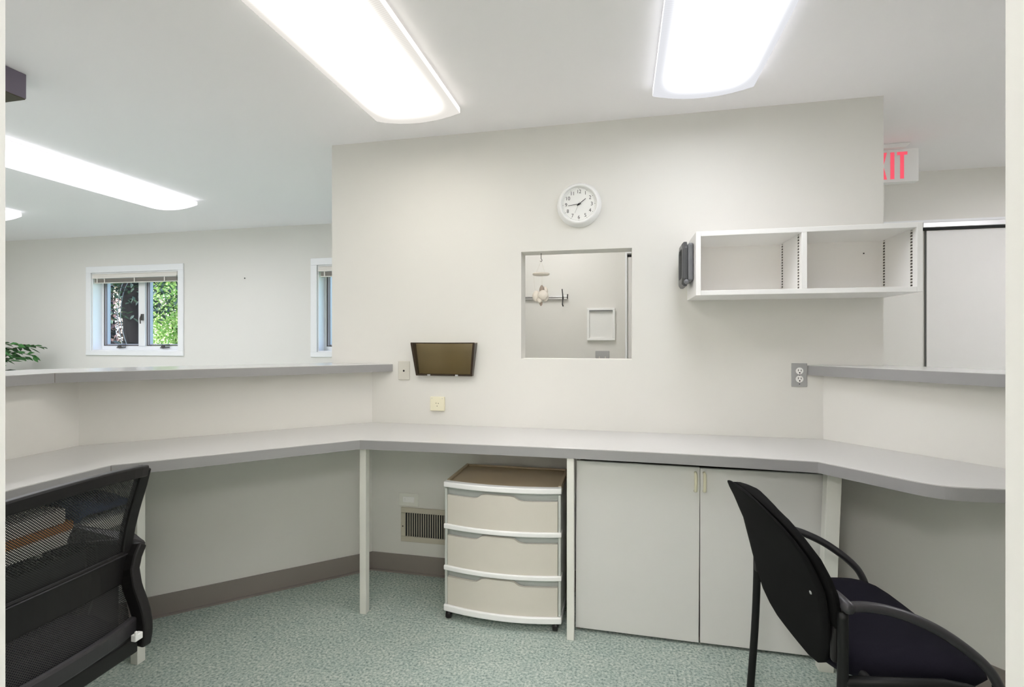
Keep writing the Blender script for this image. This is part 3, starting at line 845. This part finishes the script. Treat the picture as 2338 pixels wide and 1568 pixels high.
# ------------------------------------------------------------------ room behind the pass-through
rl = thing('wall_rail', 'chrome rail on the wall behind the pass-through', 'rail', (-0.8, YC-0.0005, 1.632))
obj('bar', MB().box(-0.45, 0.40, -0.022, -0.012, -0.014, 0.0).box(-0.45, 0.40, -0.026, -0.012, 0.002, 0.008).box(-0.45, 0.40, -0.014, -0.012, 0.0, 0.002), M['chrome'], rl, bevel=0.002)
for x in (-0.3, 0.2):
    obj('mount', MB().box(x, x+0.03, -0.012, 0, -0.012, 0.004), M['steel'], rl)
obj('end_stop', MB().tube([(0.398, -0.03, -0.01), (0.400, -0.045, 0.0), (0.402, -0.045, 0.022)], 0.004, 6), M['black'], rl)
obj('hook', MB().tube([(0.358, -0.034, 0.062), (0.364, -0.046, 0.02), (0.364, -0.036, -0.02), (0.362, -0.05, -0.055), (0.366, -0.040, -0.07)], 0.0042, 7), M['black'], rl)
pf = thing('wall_frame', 'small white framed panel on the wall behind the pass-through', 'frame', (-0.149, YC-0.0005, 1.424))
b = MB(); hw, hh, q = 0.104, 0.123, 0.017
b.box(-hw, hw, -0.022, 0, hh-q, hh).box(-hw, hw, -0.022, 0, -hh, -hh+q).box(-hw, -hw+q, -0.022, 0, -hh+q, hh-q).box(hw-q, hw, -0.022, 0, -hh+q, hh-q)
obj('frame', b, M['whitep'], pf, bevel=0.002)
obj('panel', MB().box(-hw+q, hw-q, -0.006, 0, -hh+q, hh-q), M['dial'], pf)
obj('slot', MB().box(-hw+q, hw-q, -0.0225, -0.020, hh-q-0.006, hh-q-0.001), M['dgrey'], pf)
sw = thing('light_switch', 'grey double switch plate at the bottom of the pass-through', 'light switch', (-0.139, YC-0.0005, 1.165))
obj('plate', MB().box(-0.052, 0.052, -0.006, 0, -0.057, 0.057), M['greyplate'], sw, bevel=0.003)
obj('toggle', MB().box(-0.026, -0.019, -0.018, -0.006, -0.004, 0.014), M['beigem'], sw)
obj('toggle', MB().box(0.019, 0.026, -0.018, -0.006, -0.004, 0.014), M['beigem'], sw)
struct('trim_2', MB().box(0.030, 0.045, -0.02+YC, YC-0.0005, 0, 1.955).box(0.030, 0.30, -0.02+YC, YC-0.0005, 1.955, 1.99), M['trim'], bevel=0.002)
struct('door_1', MB().box(0.052, 0.9, YC-0.012, YC-0.0005, 0.01, 1.925), M['cabdoor'])
struct('trim_3', MB().box(0.046, 0.30, YC-0.010, YC-0.0005, 1.927, 1.945), M['dark'])

# ------------------------------------------------------------------ corridor: exit sign and sliding door
ex = thing('exit_sign', 'white exit sign with red letters hanging from the corridor ceiling', 'exit sign', (1.52, 3.34, CZ))
obj('body', MB().box(-0.152, 0.152, -0.02, 0.03, -0.216, -0.026), M['whitep'], ex, bevel=0.003)
obj('canopy', MB().hexa([(-0.06,-0.05,-0.026),(0.075,-0.05,-0.026),(0.075,0.05,-0.026),(-0.06,0.05,-0.026)], [(-0.10,-0.05,-0.001),(0.10,-0.05,-0.001),(0.10,0.05,-0.001),(-0.10,0.05,-0.001)]), M['whitep'], ex, bevel=0.002)
L = MB(); y0, y1 = -0.0215, -0.0195; zb, zt_ = -0.198, -0.043
def lbox(x0, x1, z0, z1): L.box(x0, x1, y0, y1, z0, z1)
x = -0.128                               # E
lbox(x, x+0.017, zb, zt_)
for z0 in (zb, (zb+zt_)/2-0.0085, zt_-0.017): L.box(x+0.017, x+0.047, y0, y1, z0, z0+0.017)
x = -0.066                               # X
L.prism_y([(x, zb), (x+0.019, zb), (x+0.056, zt_), (x+0.037, zt_)], y0, y1)
L.prism_y([(x+0.037, zb), (x+0.056, zb), (x+0.019, zt_), (x, zt_)], y0-0.0004, y1-0.0004)
lbox(0.008, 0.028, zb, zt_)              # I
lbox(0.058, 0.077, zb, zt_-0.018)        # T
lbox(0.042, 0.094, zt_-0.018, zt_)
obj('letters', L, M['red'], ex)

struct('door_2', MB().box(1.995, 3.0, YC-0.012, YC-0.001, 0.01, 2.036), M['cabdoor'], bevel=0.002)
struct('trim_4', MB().box(1.9885, 1.9935, YC-0.010, YC-0.0005, 0.0, 2.05), M['gap'])
struct('trim_5', MB().box(1.96, 3.1, YC-0.040, YC-0.0005, 2.050, 2.085), M['steel'], bevel=0.003)
struct('trim_6', MB().box(1.96, 3.1, YC-0.030, YC-0.0005, 2.037, 2.050), M['dark'])
struct('trim_7', MB().box(1.60, 3.1, YC-0.012, YC-0.0005, 2.085, 2.106), M['trim'])

# dark box along the ceiling above the left ledge
cbx = thing('ceiling_box', 'dark purple grey box fixed to the ceiling at the left edge', 'box', (-2.56, 1.03, 2.327))
obj('casing', MB().box(-0.085, 0.085, -0.62, 0.625, 0.004, 0.108), M['purple'], cbx, bevel=0.002)
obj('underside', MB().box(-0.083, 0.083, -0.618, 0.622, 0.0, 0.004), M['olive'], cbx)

# tiny screw left in the window wall
tag(obj('screw', MB().lathe([(0.006, 0), (0.006, 0.004), (0.002, 0.006)], 10, (-3.728, YF-0.0005, 1.929), 'y'), M['dark']), 'tiny dark screw in the wall between the two windows', 'screw')

# ------------------------------------------------------------------ fabric guest chair (right)
def smooth_path(pts, n=6):
    P = [Vector(p) for p in pts]; out = []
    for i in range(len(P)-1):
        p0 = P[max(i-1, 0)]; p1 = P[i]; p2 = P[i+1]; p3 = P[min(i+2, len(P)-1)]
        for k in range(n):
            t = k/n
            out.append(0.5*((2*p1) + (p2-p0)*t + (2*p0-5*p1+4*p2-p3)*t*t + (3*p1-p0-3*p2+p3)*t**3))
    out.append(P[-1]); return out

def interp(tab, z):
    if z <= tab[0][0]: return tab[0][1]
    for (a, va), (c, vc) in zip(tab, tab[1:]):
        if z <= c:
            t = (z-a)/(c-a); return va + (vc-va)*t
    return tab[-1][1]

def guest_chair():
    t = thing('guest_chair', 'black fabric guest chair with curved arms at the right hand counter', 'chair', (0.517, 1.703, 0), R(7))
    HWD = 0.277
    # rear legs run up to the arms; front legs rise into the arm sweep
    for s in (-1, 1):
        y = s*HWD
        obj('leg', MB().tube(smooth_path([(-0.026, y, 0.0), (-0.008, y, 0.25), (0.0, y, 0.45), (0.0, y, 0.615)]), 0.0128, 12), M['blackg'], t, smooth=True)
        obj('leg', MB().tube(smooth_path([(0.385, y, 0.0), (0.382, y, 0.2), (0.375, y, 0.40), (0.365, y, 0.449)]), 0.0128, 12), M['blackg'], t, smooth=True)
        arm = smooth_path([(0.012, y, 0.628), (0.055, y, 0.631), (0.11, y, 0.624), (0.17, y, 0.606), (0.235, y, 0.575), (0.300, y, 0.530), (0.345, y, 0.487), (0.368, y, 0.446)])
        n = len(arm)
        rr = [0.0128 if i < n*0.5 else 0.0128 - 0.001*(i/n-0.5)*2 for i in range(n)]
        a = obj('armrest', MB().tube(arm, rr, 12), M['greyp'], t, smooth=True)
        obj('arm_cap', MB().tube([(-0.004, y-s*0.045, 0.641), (0.0, y-s*0.038, 0.640), (0.006, y-s*0.012, 0.634), (0.012, y+s*0.010, 0.628), (0.014, y+s*0.016, 0.627)], [0.009, 0.0145, 0.0155, 0.0155, 0.010], 12), M['greyp'], a, smooth=True)
    fr = MB()
    for s in (-1, 1):
        fr.tube([(0.0, s*HWD, 0.440), (0.25, s*(HWD-0.01), 0.440), (0.300, s*(HWD-0.006), 0.434), (0.372, s*HWD, 0.412)], 0.0125, 10)
    fr.tube([(0.075, -HWD, 0.432), (0.075, HWD, 0.432)], 0.0105, 10)
    fr.tube([(0.27, -HWD+0.01, 0.425), (0.27, HWD-0.01, 0.425)], 0.0115, 10)
    obj('seat_frame', fr, M['blackg'], t, smooth=True)
    # seat cushion: rounded front, waterfall edge
    def seat_ring(k, z, ins):      # k: how far the front edge drops
        out = []
        x0, x1, w = 0.0+ins, 0.405-ins, 0.252-ins
        N = 40
        for i in range(N):
            a = 2*math.pi*i/N
            ca, sa = math.cos(a), math.sin(a)
            p = 6.0
            r_ = (abs(ca)**p + abs(sa)**p) ** (-1/p)
            x = (x0+x1)/2 + (x1-x0)/2*ca*r_
            y = w*sa*r_
            y *= 0.92 + 0.08*(x-x0)/(x1-x0)
            dz = -0.026*k*max(0, (x-0.26)/0.145)**2 + 0.006*k*abs(y/w)**2
            out.append((x, y, z + dz))
        return out
    sm = MB().loft([seat_ring(0, 0.414, 0.03), seat_ring(0, 0.418, 0.008), seat_ring(0.2, 0.434, 0.0), seat_ring(0.6, 0.456, 0.003), seat_ring(1, 0.472, 0.020), seat_ring(1, 0.480, 0.06), seat_ring(1, 0.480, 0.12)])
    obj('seat', sm, M['seatfab'], t, smooth=True)
    # backrest
    wid = [(0.400, 0.105), (0.412, 0.160), (0.44, 0.203), (0.50, 0.240), (0.56, 0.262), (0.64, 0.276), (0.70, 0.278), (0.745, 0.268), (0.780, 0.245), (0.806, 0.210), (0.824, 0.165), (0.834, 0.120), (0.840, 0.065)]
    xo = [(0.400, 0.000), (0.44, -0.012), (0.50, -0.024), (0.58, -0.040), (0.66, -0.058), (0.74, -0.092), (0.80, -0.126), (0.840, -0.150)]
    def back_ring(z, off, shrink, thick):
        wv = max(0.02, interp(wid, z) - shrink); xv = interp(xo, z)
        ring = []
        N = 16
        for i in range(N+1):
            v = -1 + 2*i/N; y = wv*v
            ring.append((xv + off + 0.18*y*y, y, z))
        for i in range(N+1):
            v = 1 - 2*i/N; y = wv*v
            ring.append((xv + off + thick*(1-0.5*abs(v)**4) + 0.18*y*y, y, z))
        return ring
    zs = [0.400, 0.412, 0.425, 0.44, 0.47, 0.50, 0.54, 0.58, 0.62, 0.66, 0.70, 0.72, 0.745, 0.765, 0.78, 0.795, 0.806, 0.816, 0.824, 0.834, 0.840]
    obj('back_shell', MB().loft([back_ring(z, -0.004, 0.0, 0.014) for z in zs]), M['fabric'], t, smooth=True)
    zc2 = [z for z in zs if z > 0.43]
    obj('back_cushion', MB().loft([back_ring(z, 0.012, -0.003 if 0.45 < z < 0.815 else 0.02, 0.040) for z in zc2]), M['fabric'], t, smooth=True)
    for s in (-1, 1):
        y = s*0.243
        obj('back_bracket', MB().box(-0.016, 0.014, min(y, y+s*0.022), max(y, y+s*0.022), 0.475, 0.570), M['black'], t, bevel=0.006)
        if s < 0: obj('bolt', MB().lathe([(0.007, 0), (0.006, 0.003), (0.001, 0.004)], 12, (0, 0, 0), 'x'), M['steel'], t, loc=(-0.053+0.18*0.045, s*0.212, 0.632), rot=(0, 0, R(180)))
guest_chair()

# ------------------------------------------------------------------ mesh-back task chair (left)
def mesh_chair():
    t = thing('task_chair', 'black mesh-back task chair pushed to the left counter', 'chair', (-1.405, 1.006, 0), R(182))
    # local: x forward, y left, z up; the back stands near x = 0
    prof = [(0.44, 0.000), (0.50, 0.012), (0.56, 0.032), (0.62, 0.046), (0.68, 0.048), (0.74, 0.040), (0.80, 0.026), (0.86, 0.008), (0.93, -0.012), (0.97, -0.022)]
    def px(y, z): return interp(prof, z) + 0.9*y*y - 0.045
    HW = 0.248
    def hw(z): return 0.205 + 0.043*min(1, max(0, (z-0.45)/0.42))
    # net
    n = MB(); rows = []
    zs = [0.455 + i*0.475/18 for i in range(19)]
    for z in zs:
        rows.append([(px(hw(z)*v, z), hw(z)*v, z + (0.018*(1-v*v) if z > 0.9 else 0)) for v in [-0.96 + 1.92*k/16 for k in range(17)]])
    n.loft(rows, cap=False, closed=False)
    obj('mesh_back', n, M['net'], t, smooth=True)
    # frame: top bar, two side bars, bottom bar
    def bar(path, wx, wz):
        """rectangular section bar: wx along the depth, wz across the face"""
        pts = [Vector(p) for p in path]; rings = []
        for i, p in enumerate(pts):
            d = (pts[min(i+1, len(pts)-1)] - pts[max(i-1, 0)]).normalized()
            s_ = Vector((1, 0, 0)); s_ = (s_ - d*s_.dot(d)).normalized(); u = d.cross(s_)
            rings.append([p + s_*wx/2*a + u*wz/2*bq for a, bq in ((-1, -1), (1, -1), (1, 1), (-1, 1))])
        return MB().loft(rings)
    def topz(v): return 0.911 + 0.022*(1-v*v)
    obj('back_frame', bar([(px(hw(0.92)*v, 0.93), hw(0.92)*v*1.0, topz(v)) for v in [-1.0 + 2.0*k/14 for k in range(15)]], 0.026, 0.034), M['black'], t, bevel=0.005)
    for s in (-1, 1):
        obj('back_frame', bar([(px(hw(z), z) - 0.002, s*hw(z), z) for z in [0.61 + 0.308*k/12 for k in range(13)]], 0.024, 0.034), M['black'], t, bevel=0.005)
        # wide curved support blade below the side bar
        bo = [(0.405, 0.012), (0.46, 0.016), (0.52, 0.008), (0.58, -0.002), (0.62, -0.001), (0.655, 0.010), (0.69, 0.034)]
        bl = bar([(px(hw(z), z) - 0.016 - 0.010*math.sin((z-0.42)/0.26*math.pi), s*(hw(z)+interp(bo, z)), z) for z in [0.405 + 0.278*k/18 for k in range(19)]], 0.046, 0.030)
        obj('support_blade', bl, M['black'], t, bevel=0.006, smooth=False)
        a = obj('armrest', bar([(px(0.24, 0.66)-0.005, s*(0.276), 0.676), (0.10, s*0.282, 0.684), (0.30, s*0.276, 0.687)], 0.02, 0.06), M['greyp'], t, bevel=0.008)
        obj('arm_post', MB().tube([(0.22, s*0.27, 0.655), (0.20, s*0.262, 0.55), (0.18, s*0.20, 0.44)], 0.016, 8), M['black'], a)
    # lumbar panel: broad black bar across the back, sagging in the middle
    lp = []
    for v in [-1.0 + 2.0*k/16 for k in range(17)]:
        y = 0.232*v; sag = -0.018 + 0.020*(1-v*v)
        x = px(y, 0.65) - 0.012
        lp.append([(x, y, 0.600+sag), (x+0.012, y, 0.600+sag), (x+0.012, y, 0.690+sag), (x, y, 0.690+sag)])
    obj('lumbar_panel', MB().loft(lp), M['black'], t, bevel=0.003)
    lr = []
    for v in [-1.0 + 2.0*k/16 for k in range(17)]:
        y = 0.232*v; sag = -0.018 + 0.020*(1-v*v)
        lr.append((px(y, 0.65) - 0.013, y, 0.682+sag))
    obj('trim_line', MB().tube(lr, 0.0022, 6), M['greyp'], t)
    obj('bottom_bar', bar([(px(0.215*v, 0.47) - 0.006, 0.215*v, 0.468 + 0.010*(1-v*v)) for v in [-1.0 + 2.0*k/14 for k in range(15)]], 0.022, 0.046), M['greyp'], t, bevel=0.006)
    obj('latch', MB().box(-0.062, -0.046, -0.186, -0.162, 0.447, 0.466).box(-0.062, -0.056, -0.170, -0.163, 0.462, 0.476), M['whitep'], t, bevel=0.002)
    # seat, plate, gas column and star base
    def sring(z, ins):
        out = []
        for i in range(36):
            a = 2*math.pi*i/36; ca, sa = math.cos(a), math.sin(a); r_ = (abs(ca)**4 + abs(sa)**4)**-0.25
            out.append((0.26 + (0.235-ins)*ca*r_, (0.24-ins)*sa*r_, z))
        return out
    obj('seat', MB().loft([sring(0.415, 0.02), sring(0.425, 0.0), sring(0.455, 0.0), sring(0.475, 0.02), sring(0.48, 0.08)]), M['seatfab'], t, smooth=True)
    obj('seat_pan', MB().loft([sring(0.385, 0.05), sring(0.395, 0.01), sring(0.414, 0.008)]).box(-0.03, 0.12, -0.20, 0.20, 0.395, 0.44), M['black'], t, bevel=0.004)
    obj('gas_column', MB().lathe([(0.028, 0.09), (0.028, 0.25), (0.016, 0.255), (0.016, 0.384)], 20, (0.26, 0, 0)), M['black'], t, smooth=False)
    for i in range(5):
        a = R(72*i + 20); c, s = math.cos(a), math.sin(a)
        b = MB(); w0, w1 = 0.026, 0.016
        p0 = Vector((0.26, 0, 0)); d = Vector((c, s, 0)); nn = Vector((-s, c, 0))
        q0 = p0 + d*0.02; q1 = p0 + d*0.30
        b.hexa([q0 - nn*w0 + Vector((0,0,0.085)), q1 - nn*w1 + Vector((0,0,0.062)), q1 + nn*w1 + Vector((0,0,0.062)), q0 + nn*w0 + Vector((0,0,0.085))],
               [q0 - nn*w0 + Vector((0,0,0.125)), q1 - nn*w1 + Vector((0,0,0.085)), q1 + nn*w1 + Vector((0,0,0.085)), q0 + nn*w0 + Vector((0,0,0.125))])
        lg = obj('base_leg', b, M['black'], t, bevel=0.004)
        e = p0 + d*0.285
        obj('caster', MB().lathe([(0.004, -0.022), (0.026, -0.02), (0.028, 0), (0.026, 0.02), (0.004, 0.022)], 18, (e.x, e.y, 0.028), 'x').box(e.x-0.010, e.x+0.010, e.y-0.010, e.y+0.010, 0.03, 0.0625), M['black'], lg)
mesh_chair()

# ------------------------------------------------------------------ potted plant in the waiting room
def leaf(mb, p, d, up, ln, wd):
    d = d.normalized(); s = d.cross(up)
    if s.length < 0.05: s = d.cross(Vector((1, 0, 0)))
    s.normalize(); n = s.cross(d)
    pts = [p, p + d*ln*0.35 + s*wd*0.5 + n*0.004, p + d*ln*0.7 + s*wd*0.34, p + d*ln - n*ln*0.08, p + d*ln*0.7 - s*wd*0.34, p + d*ln*0.35 - s*wd*0.5 + n*0.004]
    mid1 = p + d*ln*0.4 - n*ln*0.04
    vs = [mb.bm.verts.new(q) for q in pts]; c = mb.bm.verts.new(mid1)
    for i in range(6): mb.bm.faces.new((vs[i], vs[(i+1) % 6], c))

def plant():
    rnd = random.Random(11)
    t = thing('potted_plant', 'leafy green potted plant at the left edge behind the ledge', 'plant', (-6.35, 3.85, 0))
    obj('pot', MB().lathe([(0.10, 0.0), (0.15, 0.28), (0.165, 0.28), (0.165, 0.32), (0.14, 0.32), (0.135, 0.27), (0.01, 0.27)], 28), M['pot'], t, smooth=False)
    obj('soil', MB().lathe([(0.134, 0.271), (0.134, 0.285), (0.01, 0.29)], 20), M['soil'], t)
    st = MB(); lf = MB()
    st.tube([(0, 0, 0.285), (0.02, 0, 0.7), (-0.02, 0.01, 1.05), (0, 0, 1.3)], [0.014, 0.012, 0.009, 0.005], 7)
    for i in range(46):
        z = rnd.uniform(0.62, 1.28); a = rnd.uniform(0, 2*math.pi)
        L_ = rnd.uniform(0.25, 0.48)*(1.15 - 0.35*(z-0.6))
        d = Vector((math.cos(a), math.sin(a), rnd.uniform(0.15, 0.55)))
        pts = [Vector((0, 0, z)) + d*L_*k/4 - Vector((0, 0, 0.16*(k/4)**2*L_*1.6)) for k in range(5)]
        st.tube(pts, [0.004, 0.003, 0.0025, 0.002, 0.0012], 5)
        for k in range(12):
            f = 0.25 + 0.75*k/11; i0 = min(3, int(f*4)); tt = f*4-i0
            p = pts[i0].lerp(pts[i0+1], tt); dd = (pts[i0+1]-pts[i0]).normalized()
            sd = dd.cross(Vector((0, 0, 1))).normalized()*(1 if k % 2 else -1)
            leaf(lf, p, dd*0.6 + sd*rnd.uniform(0.5, 1.0) + Vector((0, 0, rnd.uniform(-0.6, 0.3))), Vector((rnd.uniform(-.9, .9), rnd.uniform(-1.6, 0.2), 1)), rnd.uniform(0.085, 0.13), rnd.uniform(0.036, 0.052))
    obj('stems', st, M['wood'], t)
    obj('leaves', lf, M['leaf'], t)
plant()

# ------------------------------------------------------------------ outdoors
struct('ground', MB().box(-40, 25, 4.62, 50, -0.35, -0.15), M['grass'])
def tree(label, loc, hgt, crown, m, seed, nleaf, lsz, trunk_r, zc, cat='tree', name='tree', grp=None, cable=False):
    rnd = random.Random(seed)
    t = thing(name, label, cat, loc, group=grp)
    if trunk_r > 0.04:
        obj('trunk', MB().tube(smooth_path([(0, 0, 0), (0.05, 0.02, hgt*0.3), (-0.03, 0, hgt*0.6), (0.02, 0.04, hgt)]), [trunk_r*1.15]*6 + [trunk_r]*6 + [trunk_r*0.8]*7, 12), M['bark'], t, smooth=True)
    else:
        st = MB()
        for i in range(7):
            a = rnd.uniform(0, 6.28)
            st.tube([(0, 0, 0), (0.15*math.cos(a), 0.15*math.sin(a), hgt*0.4), (0.5*crown[0]*math.cos(a), 0.5*crown[1]*math.sin(a), hgt*0.8)], [trunk_r, trunk_r*0.7, trunk_r*0.3], 6)
        obj('stems', st, M['bark'], t)
    f = MB()
    for i in range(nleaf):
        while True:
            q = Vector((rnd.uniform(-1, 1), rnd.uniform(-1, 1), rnd.uniform(-1, 1)))
            if 0.25 < q.length < 1: break
        p = Vector((q.x*crown[0], q.y*crown[1], zc + q.z*crown[2]))
        d = Vector((rnd.uniform(-1, 1), rnd.uniform(-1, 1), rnd.uniform(-1, 0.4)))
        leaf(f, p, d, Vector((rnd.uniform(-.6, .6), rnd.uniform(-.6, .6), 1)), lsz*rnd.uniform(0.7, 1.3), lsz*0.5)
    obj('foliage', f, m, t)
    if cable:
        cb_ = MB().tube(smooth_path([(0.13, -0.20, 1.0), (0.02, -0.24, 1.5), (-0.04, -0.24, 1.9), (0.03, -0.24, 2.3), (0.2, -0.22, 2.7)]), 0.007, 6)
        cb_.tube(smooth_path([(0.17, -0.20, 1.2), (0.06, -0.24, 1.6), (0.02, -0.24, 1.9), (0.09, -0.24, 2.25), (0.25, -0.2, 2.6)]), 0.006, 6)
        obj('hanging_cable', cb_, M['cable'], t, smooth=True)
    return t
tree('dark trunk with cables seen through the left window pane', (-8.05, 6.95, -0.15), 5.0, (1.5, 0.7, 1.6), M['pineleaf'], 3, 4200, 0.095, 0.19, 3.3, name='conifer', cable=True)
tree('sunlit light green tree filling the right window pane', (-8.62, 8.6, -0.15), 3.0, (0.80, 0.75, 1.75), M['sunleaf'], 5, 14000, 0.075, 0.035, 1.75, name='shrub')
tree('low dark bush below the trunk outside the left window pane', (-6.72, 5.6, -0.15), 1.2, (0.32, 0.3, 0.62), M['pineleaf'], 9, 900, 0.10, 0.02, 0.80, cat='bush', name='bush')
tree('reddish leafed tree left of the trunk outside the window', (-12.5, 10.2, -0.15), 4.0, (1.1, 0.8, 1.7), M['mapleleaf'], 13, 2600, 0.12, 0.07, 2.6, name='tree')
tree('blue green shrub outside the window cut off by the clock wall', (-5.1, 8.0, -0.15), 2.4, (1.6, 0.9, 1.5), M['pineleaf'], 21, 2500, 0.13, 0.035, 1.5, name='shrub')
hs = thing('house', 'pale salmon house behind the trees outside the left window pane', 'house', (-17.5, 14.0, -0.15))
obj('wall', MB().box(-4.5, 4.5, 0, 6, 0, 3.4), M['stucco'], hs)
obj('roof', MB().prism_y([(-5, 3.4), (5, 3.4), (0, 5.6)], -0.5, 6.5), M['roof'], hs)
obj('window', MB().box(-0.6, 0.6, -0.04, 0, 1.1, 2.4), M['sash'], hs)
